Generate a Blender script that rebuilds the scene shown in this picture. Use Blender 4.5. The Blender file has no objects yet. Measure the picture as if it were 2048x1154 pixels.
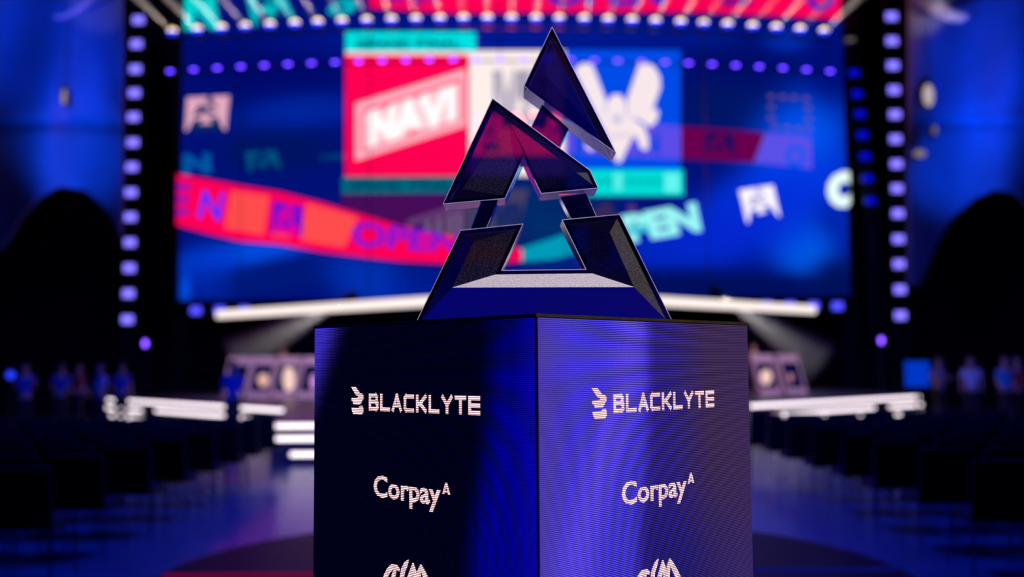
import bpy, bmesh, math, random
from mathutils import Vector, Matrix
random.seed(7)
C = bpy.context.scene.collection
sc = bpy.context.scene
PI = math.pi

# ------------------------------------------------------------------ camera, world, light, exposure
F, TH, RO, EZ = 2080.0, 0.0727, -0.00743, 1.65
cth, sth, cro, sro = math.cos(TH), math.sin(TH), math.cos(RO), math.sin(RO)
R0, U0, F0 = Vector((1, 0, 0)), Vector((0, -sth, cth)), Vector((0, cth, sth))
CX = R0 * cro + U0 * sro
CY = -R0 * sro + U0 * cro
cam = bpy.data.cameras.new('camera'); camo = bpy.data.objects.new('camera', cam); C.objects.link(camo)
M = Matrix.Identity(4)
for i in range(3):
    M[i][0] = CX[i]; M[i][1] = CY[i]; M[i][2] = -F0[i]
M[2][3] = EZ
camo.matrix_world = M
cam.sensor_width = 36; cam.lens = F / 2048 * 36
cam.clip_end = 200
cam.dof.use_dof = True; cam.dof.focus_distance = 1.52; cam.dof.aperture_fstop = 2.3
sc.camera = camo
sc.view_settings.view_transform = 'Standard'; sc.view_settings.look = 'None'
sc.view_settings.exposure = 0; sc.view_settings.gamma = 1; sc.view_settings.use_curve_mapping = False
w = bpy.data.worlds.new('world'); sc.world = w; w.use_nodes = True
w.node_tree.nodes['Background'].inputs[0].default_value = (0.0, 0.0, 0.012, 1)
w.node_tree.nodes['Background'].inputs[1].default_value = 1.0

def P(x, y, d):
    """world point seen at photo pixel (x, y), d metres down the hall"""
    ray = CX * ((x - 1024) / F) - CY * ((y - 577) / F) + F0
    ray = ray * (d / ray.y)
    return Vector((ray.x, ray.y, ray.z + EZ))
def PZ(x, y, z):
    """world point at photo pixel on the horizontal plane z"""
    ray = CX * ((x - 1024) / F) - CY * ((y - 577) / F) + F0
    ray = ray * ((z - EZ) / ray.z)
    return Vector((ray.x, ray.y, z))
def proj(p):
    q = Vector(p) - Vector((0, 0, EZ))
    k = q.dot(F0)
    return 1024 + F * q.dot(CX) / k, 577 - F * q.dot(CY) / k

def lin(c):
    return tuple(((v / 255) / 12.92 if v <= 10 else (((v / 255) + .055) / 1.055) ** 2.4) for v in c)

def light(kind, name, loc, target, col, power, size=.3, angle=40, blend=.3, parent=None):
    l = bpy.data.lights.new(name, kind); o = bpy.data.objects.new(name, l); C.objects.link(o)
    o.location = loc
    o.rotation_euler = (Vector(target) - Vector(loc)).to_track_quat('-Z', 'Y').to_euler()
    l.color = col; l.energy = power
    if kind == 'SPOT':
        l.spot_size = math.radians(angle); l.spot_blend = blend; l.shadow_soft_size = size
    if kind == 'AREA':
        l.shape = 'DISK'; l.size = size
    return o
# white key on the trophy from the upper right, and an added blue fill that colours the navy facets
light('SPOT', 'key_spotlight', (2.3, .35, EZ + 3.1), (0, 1.69, EZ + .2), (1, .90, .82), 800, .10, 34, .6)
light('SPOT', 'back_spotlight', (-1.6, 4.6, EZ + 4.0), (0, 1.69, EZ + .3), (.8, .8, 1), 60, .08, 24, .6)
light('AREA', 'blue_facet_fill', (-2.9, -1.5, EZ + 1.7), (0, 1.69, EZ + .05), (.01, .01, 1), 85, .8)
# blue wash over the aisle and the seating
light('AREA', 'blue_aisle_wash', (0, 11.5, 8.5), (0, 12, 0), (.0, .03, 1), 3000, 3.5)
light('AREA', 'blue_seat_wash', (-8, 13, 9.5), (-6, 13, 0), (.0, .02, 1), 800, 3)
light('AREA', 'blue_seat_wash', (8, 13, 9.5), (6, 13, 0), (.0, .02, 1), 800, 3)
# blue floods on the hanging drapes
for sx in (-1, 1):
    light('SPOT', 'drape_flood', (sx * 10.5, 25, 7.5), P(105, 80, 35) if sx < 0 else P(2000, 130, 35), (.0, .045, 1), 6000, .4, 32, 1.0)
    light('SPOT', 'drape_flood', (sx * 11.5, 26, 4.0), P(150, 305, 35) if sx < 0 else P(1925, 330, 35), (.0, .055, 1), 5600, .4, 24, 1.0)

# ------------------------------------------------------------------ materials
def new_mat(name):
    m = bpy.data.materials.new(name); m.use_nodes = True
    nt = m.node_tree; nt.nodes.clear()
    out = nt.nodes.new('ShaderNodeOutputMaterial')
    return m, nt, out
def mat(name, col, rough=.5, metal=0, noise=0, scale=20, bump=0, spec=.5, coat=0):
    m, nt, out = new_mat(name)
    b = nt.nodes.new('ShaderNodeBsdfPrincipled')
    nt.links.new(b.outputs[0], out.inputs[0])
    b.inputs['Roughness'].default_value = rough; b.inputs['Metallic'].default_value = metal
    b.inputs['Specular IOR Level'].default_value = spec
    b.inputs['Coat Weight'].default_value = coat
    b.inputs['Base Color'].default_value = (*col, 1)
    if noise or bump:
        tc = nt.nodes.new('ShaderNodeTexCoord'); n = nt.nodes.new('ShaderNodeTexNoise')
        n.inputs['Scale'].default_value = scale
        nt.links.new(tc.outputs['Object'], n.inputs['Vector'])
        if noise:
            r = nt.nodes.new('ShaderNodeMix'); r.data_type = 'RGBA'
            r.inputs[6].default_value = (*[c * (1 - noise) for c in col], 1)
            r.inputs[7].default_value = (*[min(1, c * (1 + noise)) for c in col], 1)
            nt.links.new(n.outputs['Fac'], r.inputs[0]); nt.links.new(r.outputs[2], b.inputs['Base Color'])
        if bump:
            bp = nt.nodes.new('ShaderNodeBump'); bp.inputs['Strength'].default_value = bump
            nt.links.new(n.outputs['Fac'], bp.inputs['Height']); nt.links.new(bp.outputs[0], b.inputs['Normal'])
    return m
_em = {}
def hot_mat():
    # the over-bright part of the picture: ribbon crossing the white card
    m, nt, out = new_mat('ribbon_over_white'); e = nt.nodes.new('ShaderNodeEmission')
    e.inputs[0].default_value = (38, .87, .95, 1); nt.links.new(e.outputs[0], out.inputs[0]); return m
def emat(col, k=1.0):
    if col == 'HOT': return _em.setdefault('HOT', hot_mat())
    """flat glowing colour, sRGB 0-255"""
    key = (tuple(col), k)
    if key in _em: return _em[key]
    m, nt, out = new_mat('glow')
    e = nt.nodes.new('ShaderNodeEmission'); e.inputs[0].default_value = (*lin(col), 1); e.inputs[1].default_value = k
    nt.links.new(e.outputs[0], out.inputs[0])
    _em[key] = m
    return m
def screen_mat(name, k=1.0, dots=0, flat=None):
    """an LED wall: vertex colours as emitted picture; dots = LEDs per metre (over UV in metres)"""
    m, nt, out = new_mat(name)
    e = nt.nodes.new('ShaderNodeEmission'); e.inputs[1].default_value = k
    if flat is None:
        a = nt.nodes.new('ShaderNodeVertexColor'); a.layer_name = 'pic'
        csrc = a.outputs[0]
    else:
        a = nt.nodes.new('ShaderNodeRGB'); a.outputs[0].default_value = (*lin(flat), 1); csrc = a.outputs[0]
    nt.links.new(csrc, e.inputs[0])
    if dots:
        uv = nt.nodes.new('ShaderNodeUVMap')
        s = nt.nodes.new('ShaderNodeVectorMath'); s.operation = 'SCALE'; s.inputs['Scale'].default_value = dots
        nt.links.new(uv.outputs[0], s.inputs[0])
        fr = nt.nodes.new('ShaderNodeVectorMath'); fr.operation = 'FRACTION'; nt.links.new(s.outputs[0], fr.inputs[0])
        sb = nt.nodes.new('ShaderNodeVectorMath'); sb.operation = 'SUBTRACT'; sb.inputs[1].default_value = (.5, .5, 0)
        nt.links.new(fr.outputs[0], sb.inputs[0])
        sq = nt.nodes.new('ShaderNodeVectorMath'); sq.operation = 'MULTIPLY'; sq.inputs[1].default_value = (.75, 1.25, 0)
        nt.links.new(sb.outputs[0], sq.inputs[0])
        ln = nt.nodes.new('ShaderNodeVectorMath'); ln.operation = 'LENGTH'; nt.links.new(sq.outputs[0], ln.inputs[0])
        mr = nt.nodes.new('ShaderNodeMapRange'); mr.inputs[1].default_value = .46; mr.inputs[2].default_value = .30
        mr.inputs[3].default_value = .02; mr.inputs[4].default_value = k
        nt.links.new(ln.outputs['Value'], mr.inputs[0]); nt.links.new(mr.outputs[0], e.inputs[1])
        g = nt.nodes.new('ShaderNodeBsdfPrincipled'); g.inputs['Base Color'].default_value = (.004, .004, .005, 1)
        g.inputs['Roughness'].default_value = .45; g.inputs['Specular IOR Level'].default_value = .25
        ad = nt.nodes.new('ShaderNodeAddShader'); nt.links.new(e.outputs[0], ad.inputs[0]); nt.links.new(g.outputs[0], ad.inputs[1])
        nt.links.new(ad.outputs[0], out.inputs[0])
    else:
        nt.links.new(e.outputs[0], out.inputs[0])
    return m

BLACK = mat('black_metal', (.012, .012, .016), .45, .3)
CLOTH = mat('black_upholstery', (.005, .005, .006), .9, 0, .3, 60, 0, .08)
CHROME = mat('chair_frame_metal', (.2, .2, .24), .25, 1)
FLOOR = mat('dark_polished_floor', (.05, .05, .06), .26, 0, .25, 3, .02, .35)
PLATF = mat('black_platform_vinyl', (.003, .003, .005), .45, 0, .3, 8, 0, .04)
WALL = mat('black_wall', (.010, .010, .016), .9, 0, .4, 2)
STAGE = mat('stage_deck', (.03, .03, .035), .35, 0, .2, 6)

# ------------------------------------------------------------------ mesh helpers
def mesh_obj(name, verts, faces, m=None, parent=None, smooth=False, mi=None):
    me = bpy.data.meshes.new(name); me.from_pydata([tuple(v) for v in verts], [], faces); me.update()
    mats = m if isinstance(m, (list, tuple)) else [m]
    for q in mats:
        if q: me.materials.append(q)
    if mi: me.polygons.foreach_set('material_index', mi)
    if smooth: me.polygons.foreach_set('use_smooth', [True] * len(me.polygons))
    o = bpy.data.objects.new(name, me); C.objects.link(o)
    if parent: o.parent = parent
    return o
class MB:
    def __init__(s): s.v = []; s.f = []; s.mi = []
    def add(s, v, f, k=0):
        n = len(s.v); s.v += [Vector(q) for q in v]; s.f += [tuple(i + n for i in g) for g in f]; s.mi += [k] * len(f)
    def box(s, lo, hi, k=0, rot=None):
        (a, b, c), (d, e, g) = lo, hi
        v = [Vector(q) for q in ((a, b, c), (d, b, c), (d, e, c), (a, e, c), (a, b, g), (d, b, g), (d, e, g), (a, e, g))]
        if rot:
            cc = sum(v, Vector()) / 8; v = [rot @ (q - cc) + cc for q in v]
        s.add(v, [(0, 3, 2, 1), (4, 5, 6, 7), (0, 1, 5, 4), (1, 2, 6, 5), (2, 3, 7, 6), (3, 0, 4, 7)], k)
    def bar(s, p, q, r, n=8, r2=None, k=0):
        p, q = Vector(p), Vector(q); d = (q - p).normalized()
        a = d.orthogonal().normalized(); b = d.cross(a); r2 = r if r2 is None else r2
        v = []
        for c, rr in ((p, r), (q, r2)):
            for i in range(n):
                t = 2 * PI * i / n; v.append(c + (a * math.cos(t) + b * math.sin(t)) * rr)
        f = [(i, (i + 1) % n, n + (i + 1) % n, n + i) for i in range(n)] + [tuple(range(n))[::-1], tuple(range(n, 2 * n))]
        s.add(v, f, k)
    def prism(s, poly, off, k=0):
        n = len(poly); v = [Vector(p) for p in poly] + [Vector(p) + Vector(off) for p in poly]
        s.add(v, [tuple(range(n)), tuple(range(n, 2 * n))[::-1]] + [(i, n + i, n + (i + 1) % n, (i + 1) % n) for i in range(n)], k)
    def build(s, name, m=None, parent=None, smooth=False):
        return mesh_obj(name, s.v, s.f, m, parent, smooth, s.mi)
def bevel(o, w=.01, n=2):
    b = o.modifiers.new('bevel', 'BEVEL'); b.width = w; b.segments = n; b.limit_method = 'ANGLE'
    return o
def empty(name, loc=(0, 0, 0), rz=0):
    o = bpy.data.objects.new(name, None); C.objects.link(o); o.location = loc; o.rotation_euler = (0, 0, rz); o.empty_display_size = .1
    return o
def tag(o, label=None, cat=None, group=None, kind=None):
    if label: o['label'] = label
    if cat: o['category'] = cat
    if group: o['group'] = group
    if kind: o['kind'] = kind
    return o
def copy_tree(o, parent=None):
    c = o.copy(); C.objects.link(c); c.parent = parent
    for ch in list(o.children): copy_tree(ch, c)
    return c
def localize(o, parent):
    """mesh built in world coordinates under a parent with a location"""
    for v in o.data.vertices: v.co = v.co - parent.location
    return o
ORD = ['zeroth', 'first', 'second', 'third', 'fourth', 'fifth', 'sixth', 'seventh', 'eighth', 'ninth', 'tenth', 'eleventh', 'twelfth',
       'thirteenth', 'fourteenth', 'fifteenth', 'sixteenth', 'seventeenth', 'eighteenth', 'nineteenth', 'twentieth', 'twenty-first', 'twenty-second',
       'twenty-third', 'twenty-fourth', 'twenty-fifth', 'twenty-sixth', 'twenty-seventh', 'twenty-eighth', 'twenty-ninth', 'thirtieth']

# text as 2-D polygons (x right, y up), built from the built-in font
def text_polys(txt, bold=0.0):
    cu = bpy.data.curves.new('t', 'FONT'); cu.body = txt; cu.offset = bold; cu.resolution_u = 3
    o = bpy.data.objects.new('t', cu); C.objects.link(o)
    dg = bpy.context.evaluated_depsgraph_get(); dg.update()
    me = o.evaluated_get(dg).to_mesh()
    v = [(p.co.x, p.co.y) for p in me.vertices]; f = [tuple(p.vertices) for p in me.polygons]
    o.evaluated_get(dg).to_mesh_clear()
    bpy.data.objects.remove(o); bpy.data.curves.remove(cu)
    xs = [a for a, b in v]; ys = [b for a, b in v]
    x0, x1, y0, y1 = min(xs), max(xs), min(ys), max(ys)
    return [((a - x0) / (x1 - x0), (b - y0) / (y1 - y0)) for a, b in v], f
# block strokes on a unit box, used for heavy condensed lettering
STROKES = {
 'B': [((0,0),(0,1)), ((0,1),(.8,1)), ((.8,1),(.92,.88)), ((.92,.88),(.92,.62)), ((.92,.62),(.8,.52)), ((0,.52),(.82,.52)), ((.82,.52),(1,.4)), ((1,.4),(1,.12)), ((1,.12),(.86,0)), ((.86,0),(0,0))],
 'L': [((0,1),(0,0)), ((0,0),(1,0))],
 'A': [((0,0),(.5,1)), ((.5,1),(1,0)), ((.2,.3),(.8,.3))],
 'C': [((1,1),(.15,1)), ((.15,1),(0,.85)), ((0,.85),(0,.15)), ((0,.15),(.15,0)), ((.15,0),(1,0))],
 'K': [((0,0),(0,1)), ((0,.5),(.35,.5)), ((.35,.5),(1,1)), ((.35,.5),(1,0))],
 'Y': [((0,1),(.5,.45)), ((1,1),(.5,.45)), ((.5,.45),(.5,0))],
 'T': [((0,1),(1,1)), ((.5,1),(.5,0))],
 'E': [((1,1),(0,1)), ((0,1),(0,0)), ((0,0),(1,0)), ((0,.5),(1,.5))],
 'G': [((1,1),(.15,1)), ((.15,1),(0,.85)), ((0,.85),(0,.15)), ((0,.15),(.15,0)), ((.15,0),(1,0)), ((1,0),(1,.5)), ((1,.5),(.55,.5))],
 'R': [((0,0),(0,1)), ((0,1),(.85,1)), ((.85,1),(1,.85)), ((1,.85),(1,.6)), ((1,.6),(.85,.48)), ((.85,.48),(0,.48)), ((.5,.48),(1,0))],
 'N': [((0,0),(0,1)), ((0,1),(1,0)), ((1,0),(1,1))],
 'D': [((0,0),(0,1)), ((0,1),(.8,1)), ((.8,1),(1,.8)), ((1,.8),(1,.2)), ((1,.2),(.8,0)), ((.8,0),(0,0))],
 'F': [((0,0),(0,1)), ((0,1),(1,1)), ((0,.5),(.9,.5))],
 'I': [((.5,0),(.5,1))],
 'O': [((.2,1),(.8,1)), ((.8,1),(1,.8)), ((1,.8),(1,.2)), ((1,.2),(.8,0)), ((.8,0),(.2,0)), ((.2,0),(0,.2)), ((0,.2),(0,.8)), ((0,.8),(.2,1))],
 'P': [((0,0),(0,1)), ((0,1),(.85,1)), ((.85,1),(1,.85)), ((1,.85),(1,.6)), ((1,.6),(.85,.45)), ((.85,.45),(0,.45))],
 'V': [((0,1),(.5,0)), ((.5,0),(1,1))],
 'S': [((1,.85),(.85,1)), ((.85,1),(.15,1)), ((.15,1),(0,.85)), ((0,.85),(0,.62)), ((0,.62),(.15,.5)), ((.15,.5),(.85,.5)), ((.85,.5),(1,.38)), ((1,.38),(1,.15)), ((1,.15),(.85,0)), ((.85,0),(.15,0)), ((.15,0),(0,.15))],
}
def stroke_polys(txt, th=.16, gap=.28, aspect=.8):
    """returns normalised (0..1) verts/faces; th in letter heights"""
    v, f = [], []; x = 0
    def quad(p, q):
        px, py = p; qx, qy = q
        d = math.hypot(qx - px, qy - py) or 1; ux, uy = (qx - px) / d, (qy - py) / d
        px -= ux * th * .5; py -= uy * th * .5; qx += ux * th * .5; qy += uy * th * .5
        nx, ny = -uy * th * .5, ux * th * .5
        n = len(v); v.extend([(px + nx, py + ny), (px - nx, py - ny), (qx - nx, qy - ny), (qx + nx, qy + ny)]); f.append((n, n + 1, n + 2, n + 3))
    for ch in txt:
        if ch == ' ': x += aspect * .8; continue
        wd = aspect * (.15 if ch == 'I' else 1)
        for a, b in STROKES[ch]:
            quad((x + a[0] * wd, a[1] * (1 - th) + th / 2), (x + b[0] * wd, b[1] * (1 - th) + th / 2))
        x += wd + gap
    xs = [a for a, b in v]; ys = [b for a, b in v]; x0, x1, y0, y1 = min(xs), max(xs), 0, 1
    return [((a - x0) / (x1 - x0), (b - y0) / (y1 - y0)) for a, b in v], f
def quadmap(q):
    """(u right, v up) -> bilinear on quad q = [bottom-left, bottom-right, top-right, top-left]"""
    def g(u, v):
        a = [q[0][i] * (1 - u) + q[1][i] * u for i in (0, 1)]; b = [q[3][i] * (1 - u) + q[2][i] * u for i in (0, 1)]
        return (a[0] * (1 - v) + b[0] * v, a[1] * (1 - v) + b[1] * v)
    return g

# ------------------------------------------------------------------ the hall
def struct(name, lo, hi, m):
    b = MB(); b.box(lo, hi); o = b.build(name, m); tag(o, kind='structure'); return o
struct('floor', (-24, -6, -.2), (24, 46, 0), FLOOR)
struct('wall_back', (-24, 46, -.2), (24, 46.3, 20), WALL)
struct('wall_left', (-24.3, -6, -.2), (-24, 46.3, 20), WALL)
struct('wall_right', (24, -6, -.2), (24.3, 46.3, 20), WALL)
struct('ceiling', (-24.3, -6, 20), (24.3, 46.3, 20.3), WALL)

# dark rounded platform round the pedestal
b = MB(); poly = [(-2.75, -2, 0), (3.0, -2, 0)]
for i in range(25):
    t = PI * i / 24
    poly.append((.12 + 2.88 * math.cos(t), 8.2 + 2.9 * math.sin(t), 0))
b.prism([(x, y, .04) for x, y, z in poly][::-1], (0, 0, -.038))
plat = b.build('platform', PLATF)
tag(plat, 'low black round-ended platform under the glowing pedestal', 'platform')
b = MB()  # glowing strips painted in as reflections on the dark floor
b.box((-2.7, 8.10, .041), (.05, 8.20, .047))
t_ = b.build('floor_reflection_strip', emat((130, 5, 60), .8)); tag(t_, 'thin crimson painted reflection on the black platform left of the pedestal', 'painted reflection')
b = MB(); b.box((.15, 8.16, .041), (2.95, 8.24, .047))
t_ = b.build('floor_reflection_strip', emat((8, 20, 130), .8)); tag(t_, 'thin dark blue painted reflection on the black platform right of the pedestal', 'painted reflection')

# ------------------------------------------------------------------ LED pedestal
PX, PY, PA, S = 0.03104, 1.33948, 0.78417, 0.5
TOP = EZ + .06505
dl = Vector((-math.cos(PA), math.sin(PA), 0)); dr = Vector((math.sin(PA), math.cos(PA), 0))
corner = Vector((PX, PY, 0))
ped = empty('led_pedestal', (0, 0, .04)); ped.location = corner + (dl + dr) * S / 2 + Vector((0, 0, .04))
tag(ped, 'square glowing pedestal with white sponsor writing under the glass trophy', 'pedestal')
def face_pt(side, u, v, out=0.0):
    """u metres from the face's left edge, v metres down from the top"""
    if side == 'L': p = corner + dl * (S - u); n = Vector((-dr.x, -dr.y, 0))
    else: p = corner + dr * u; n = Vector((-dl.x, -dl.y, 0))
    return Vector((p.x, p.y, TOP - v)) + n * out
core = MB()
ins = .004
cpts = [corner + (dl + dr) * ins, corner + dr * (S - ins) + dl * ins, corner + (dl + dr) * (S - ins), corner + dl * (S - ins) + dr * ins]
core.prism([Vector((p.x, p.y, TOP - .004)) for p in cpts][::-1], (0, 0, -(TOP - .044)))
c_ = core.build('cabinet', BLACK, ped); localize(c_, ped)
# thin top plate with worn metal edge
lid = MB(); lid.prism([Vector((p.x, p.y, TOP)) for p in (corner, corner + dr * S, corner + (dl + dr) * S, corner + dl * S)][::-1], (0, 0, -.004))
l_ = lid.build('top_plate', mat('worn_bronze_edge', (.16, .11, .06), .35, .8, .6, 90), ped); localize(l_, ped)

def gl(c, a, k): return tuple(c[i] * (1 - k) + a[i] * k for i in range(3))
def sst(a, b, x):
    t = max(0, min(1, (x - a) / (b - a))); return t * t * (3 - 2 * t)
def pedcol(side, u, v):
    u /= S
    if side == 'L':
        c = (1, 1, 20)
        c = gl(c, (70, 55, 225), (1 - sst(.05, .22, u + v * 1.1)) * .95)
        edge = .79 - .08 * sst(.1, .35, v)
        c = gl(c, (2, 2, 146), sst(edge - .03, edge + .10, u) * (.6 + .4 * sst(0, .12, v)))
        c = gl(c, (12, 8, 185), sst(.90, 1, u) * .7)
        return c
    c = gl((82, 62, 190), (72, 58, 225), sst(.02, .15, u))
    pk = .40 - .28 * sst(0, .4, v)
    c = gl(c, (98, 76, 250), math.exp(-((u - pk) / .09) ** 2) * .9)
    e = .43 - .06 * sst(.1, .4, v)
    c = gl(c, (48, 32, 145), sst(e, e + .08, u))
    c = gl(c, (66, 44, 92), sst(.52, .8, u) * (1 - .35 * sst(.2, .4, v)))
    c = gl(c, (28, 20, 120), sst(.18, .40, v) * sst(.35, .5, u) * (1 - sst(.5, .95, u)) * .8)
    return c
LEDM = screen_mat('led_panel', 1.55, 400)
TXTM = screen_mat('led_writing', 2.3, 400, (255, 196, 200))
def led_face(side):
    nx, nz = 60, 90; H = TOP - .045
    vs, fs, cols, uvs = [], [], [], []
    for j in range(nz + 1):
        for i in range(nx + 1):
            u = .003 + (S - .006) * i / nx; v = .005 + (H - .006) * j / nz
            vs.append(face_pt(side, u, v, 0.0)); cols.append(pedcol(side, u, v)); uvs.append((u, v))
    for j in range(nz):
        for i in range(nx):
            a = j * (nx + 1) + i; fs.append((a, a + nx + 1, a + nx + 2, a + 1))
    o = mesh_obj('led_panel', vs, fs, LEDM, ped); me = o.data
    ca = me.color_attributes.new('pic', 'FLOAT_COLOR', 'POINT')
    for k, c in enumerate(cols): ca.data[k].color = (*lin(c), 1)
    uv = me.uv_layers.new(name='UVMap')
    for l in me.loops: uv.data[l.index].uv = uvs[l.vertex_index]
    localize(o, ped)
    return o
def face_marks(side, polys, name, parent):
    """polys: list of (verts[(u,v)], faces)"""
    vs, fs, uvs = [], [], []
    for pv, pf in polys:
        n = len(vs)
        for (u, v) in pv: vs.append(face_pt(side, u, v, .0006)); uvs.append((u, v))
        fs += [tuple(i + n for i in f) for f in pf]
    o = mesh_obj(name, vs, fs, TXTM, ped); me = o.data
    uv = me.uv_layers.new(name='UVMap')
    for l in me.loops: uv.data[l.index].uv = uvs[l.vertex_index]
    localize(o, ped)
    o.parent = parent
    return o
def poly_line(pts, wds):
    v, f = [], []
    n = len(pts)
    for i in range(n):
        a = Vector(pts[max(0, i - 1)]); c = Vector(pts[min(n - 1, i + 1)]); d = (c - a).normalized(); nn = Vector((-d.y, d.x)) * wds[i] / 2
        p = Vector(pts[i]); v += [tuple(p + nn), tuple(p - nn)]
    for i in range(n - 1): f.append((2 * i, 2 * i + 1, 2 * i + 3, 2 * i + 2))
    return v, f
def box_polys(np_, u0, u1, v0, v1):
    pv, pf = np_
    return [(u0 + a * (u1 - u0), v1 + b * (v0 - v1)) for a, b in pv], pf
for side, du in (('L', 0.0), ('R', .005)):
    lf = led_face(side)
    # first sponsor: mark of stacked curved bars + heavy lettering
    m0 = .1030 + du * .8
    mark = [([(m0, .0985), (m0 + .012, .0985), (m0 + .021, .106), (m0 + .021, .111), (m0 + .012, .111)], [(0, 1, 2, 3, 4)]),
            ([(m0 + .012, .1065), (m0 + .027, .1075), (m0 + .031, .111), (m0 + .031, .1165), (m0 + .027, .1195), (m0 + .001, .1195), (m0 + .001, .1155), (m0 + .018, .1140)], [(0, 1, 2, 7), (2, 3, 4, 7), (4, 5, 6, 7)]),
            ([(m0 + .004, .1205), (m0 + .027, .1205), (m0 + .022, .1255), (m0 + .006, .1255)], [(0, 1, 2, 3)]),
            ([(m0 + .001, .1300), (m0 + .019, .1300), (m0 + .022, .1270), (m0 + .028, .1265), (m0 + .031, .1300), (m0 + .031, .1360), (m0 + .027, .1405), (m0 + .006, .1405), (m0 + .002, .1350)], [(0, 1, 2, 3, 4, 5, 6, 7, 8)])]
    face_marks(side, mark, 'sponsor_emblem', lf)
    face_marks(side, [box_polys(stroke_polys('BLACKLYTE', .24, .44, .80), .1478 + du, .3940 + du * .7, .1072, .1335)], 'sponsor_lettering', lf)
    # second sponsor
    t = text_polys('Corpay', .024)
    face_marks(side, [box_polys(t, .1600 + du * 1.6, .3130 + du * 1.6, .2290, .2715)], 'sponsor_lettering', lf)
    k0 = .3160 + du * 1.5
    face_marks(side, [([(k0, .2450), (k0 + .0065, .2290), (k0 + .0105, .2290), (k0 + .017, .2450), (k0 + .0125, .2450), (k0 + .0085, .2350), (k0 + .0045, .2450)], [(0, 1, 5, 6), (1, 2, 5), (2, 3, 4, 5)]),
                      ([(k0 + .003, .2420), (k0 + .014, .2420), (k0 + .0130, .2395), (k0 + .004, .2395)], [(0, 1, 2, 3)])], 'sponsor_caret', lf)
    # third sponsor: brushed flame-like mark, cut by the frame
    q = du * 1.2
    br = [poly_line([(.183 + q, .388), (.189 + q, .376), (.196 + q, .366), (.205 + q, .3595), (.215 + q, .359), (.222 + q, .362)], [.006, .009, .009, .0085, .008, .004]),
          poly_line([(.212 + q, .362), (.208 + q, .372), (.205 + q, .386)], [.006, .009, .007]),
          poly_line([(.2425 + q, .3445), (.236 + q, .3520), (.2300 + q, .3610), (.2270 + q, .3740), (.224 + q, .388)], [.002, .0085, .0095, .010, .010]),
          poly_line([(.2530 + q, .3480), (.2500 + q, .3590), (.2440 + q, .3720), (.2380 + q, .386)], [.003, .009, .0105, .010]),
          poly_line([(.2520 + q, .3480), (.2560 + q, .3600), (.2580 + q, .3720), (.2570 + q, .388)], [.003, .008, .009, .009]),
          poly_line([(.2700 + q, .3480), (.2660 + q, .3590), (.2640 + q, .3720), (.2620 + q, .386)], [.003, .009, .010, .008]),
          poly_line([(.2690 + q, .3480), (.2760 + q, .3590), (.2840 + q, .3700), (.2950 + q, .384)], [.003, .009, .0105, .009])]
    face_marks(side, br, 'sponsor_emblem', lf)

# ------------------------------------------------------------------ glass trophy
TY = 1.655; TT = .075
def acrylic(name, tint, diff, dcol, gloss=.12, rough=.06, grain=0.0):
    m, nt, out = new_mat(name); N = nt.nodes.new; L = nt.links.new
    tr = N('ShaderNodeBsdfTransparent'); tr.inputs[0].default_value = (*tint, 1)
    gls = N('ShaderNodeBsdfGlossy'); gls.inputs['Roughness'].default_value = rough; gls.inputs[0].default_value = (.9, .9, 1, 1)
    df = N('ShaderNodeBsdfDiffuse'); df.inputs[0].default_value = (*dcol, 1)
    fr = N('ShaderNodeFresnel'); fr.inputs[0].default_value = 1.45
    mx = N('ShaderNodeMixShader'); L(tr.outputs[0], mx.inputs[1]); L(df.outputs[0], mx.inputs[2])
    if grain:
        tc = N('ShaderNodeTexCoord'); n = N('ShaderNodeTexNoise'); n.inputs['Scale'].default_value = 900; n.inputs['Detail'].default_value = 1
        L(tc.outputs['Object'], n.inputs['Vector'])
        mr = N('ShaderNodeMapRange'); mr.inputs[1].default_value = .42; mr.inputs[2].default_value = .68
        mr.inputs[3].default_value = diff * (1 - grain); mr.inputs[4].default_value = min(1, diff * (1 + grain)); L(n.outputs['Fac'], mr.inputs[0])
        L(mr.outputs[0], mx.inputs[0])
        bp = N('ShaderNodeBump'); bp.inputs['Strength'].default_value = .35; bp.inputs['Distance'].default_value = .0006
        L(n.outputs['Fac'], bp.inputs['Height']); L(bp.outputs[0], df.inputs['Normal'])
    else: mx.inputs[0].default_value = diff
    m2 = N('ShaderNodeMixShader'); L(mx.outputs[0], m2.inputs[1]); L(gls.outputs[0], m2.inputs[2])
    sc_ = N('ShaderNodeMath'); sc_.operation = 'MULTIPLY'; sc_.inputs[1].default_value = gloss / .04; L(fr.outputs[0], sc_.inputs[0])
    cl = N('ShaderNodeClamp'); L(sc_.outputs[0], cl.inputs[0]); L(cl.outputs[0], m2.inputs[0])
    L(m2.outputs[0], out.inputs[0])
    return m
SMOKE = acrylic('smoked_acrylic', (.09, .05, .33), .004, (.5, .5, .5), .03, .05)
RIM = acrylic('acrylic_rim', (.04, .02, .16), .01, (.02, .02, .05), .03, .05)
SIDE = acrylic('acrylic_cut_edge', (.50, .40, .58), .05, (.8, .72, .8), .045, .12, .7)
FROST = acrylic('frosted_facet_shaded', (.075, .045, .25), .026, (.75, .68, .68), .008, .3, .95)  # shaded copy of the frosted acrylic, dimness put into the mix
FROSTR = acrylic('frosted_facet_half_lit', (.05, .04, .12), .07, (.78, .70, .66), .03, .3, .95)  # half-lit copy of the frosted acrylic
FROSTB = acrylic('frosted_facet_lit', (.10, .08, .15), .75, (.80, .76, .72), .03, .3, .30)  # lit copy of the frosted acrylic, brightness put into the mix
NAVY = acrylic('blue_reflection_facet', (.02, .02, .05), .9, (.003, .003, .6), .03, .2)  # reflected blue painted in as diffuse colour
EDGE = mat('edge_glint_paint', (.9, .8, .9), .4, 0)  # pale diffuse colour painted in place of edge glints
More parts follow.
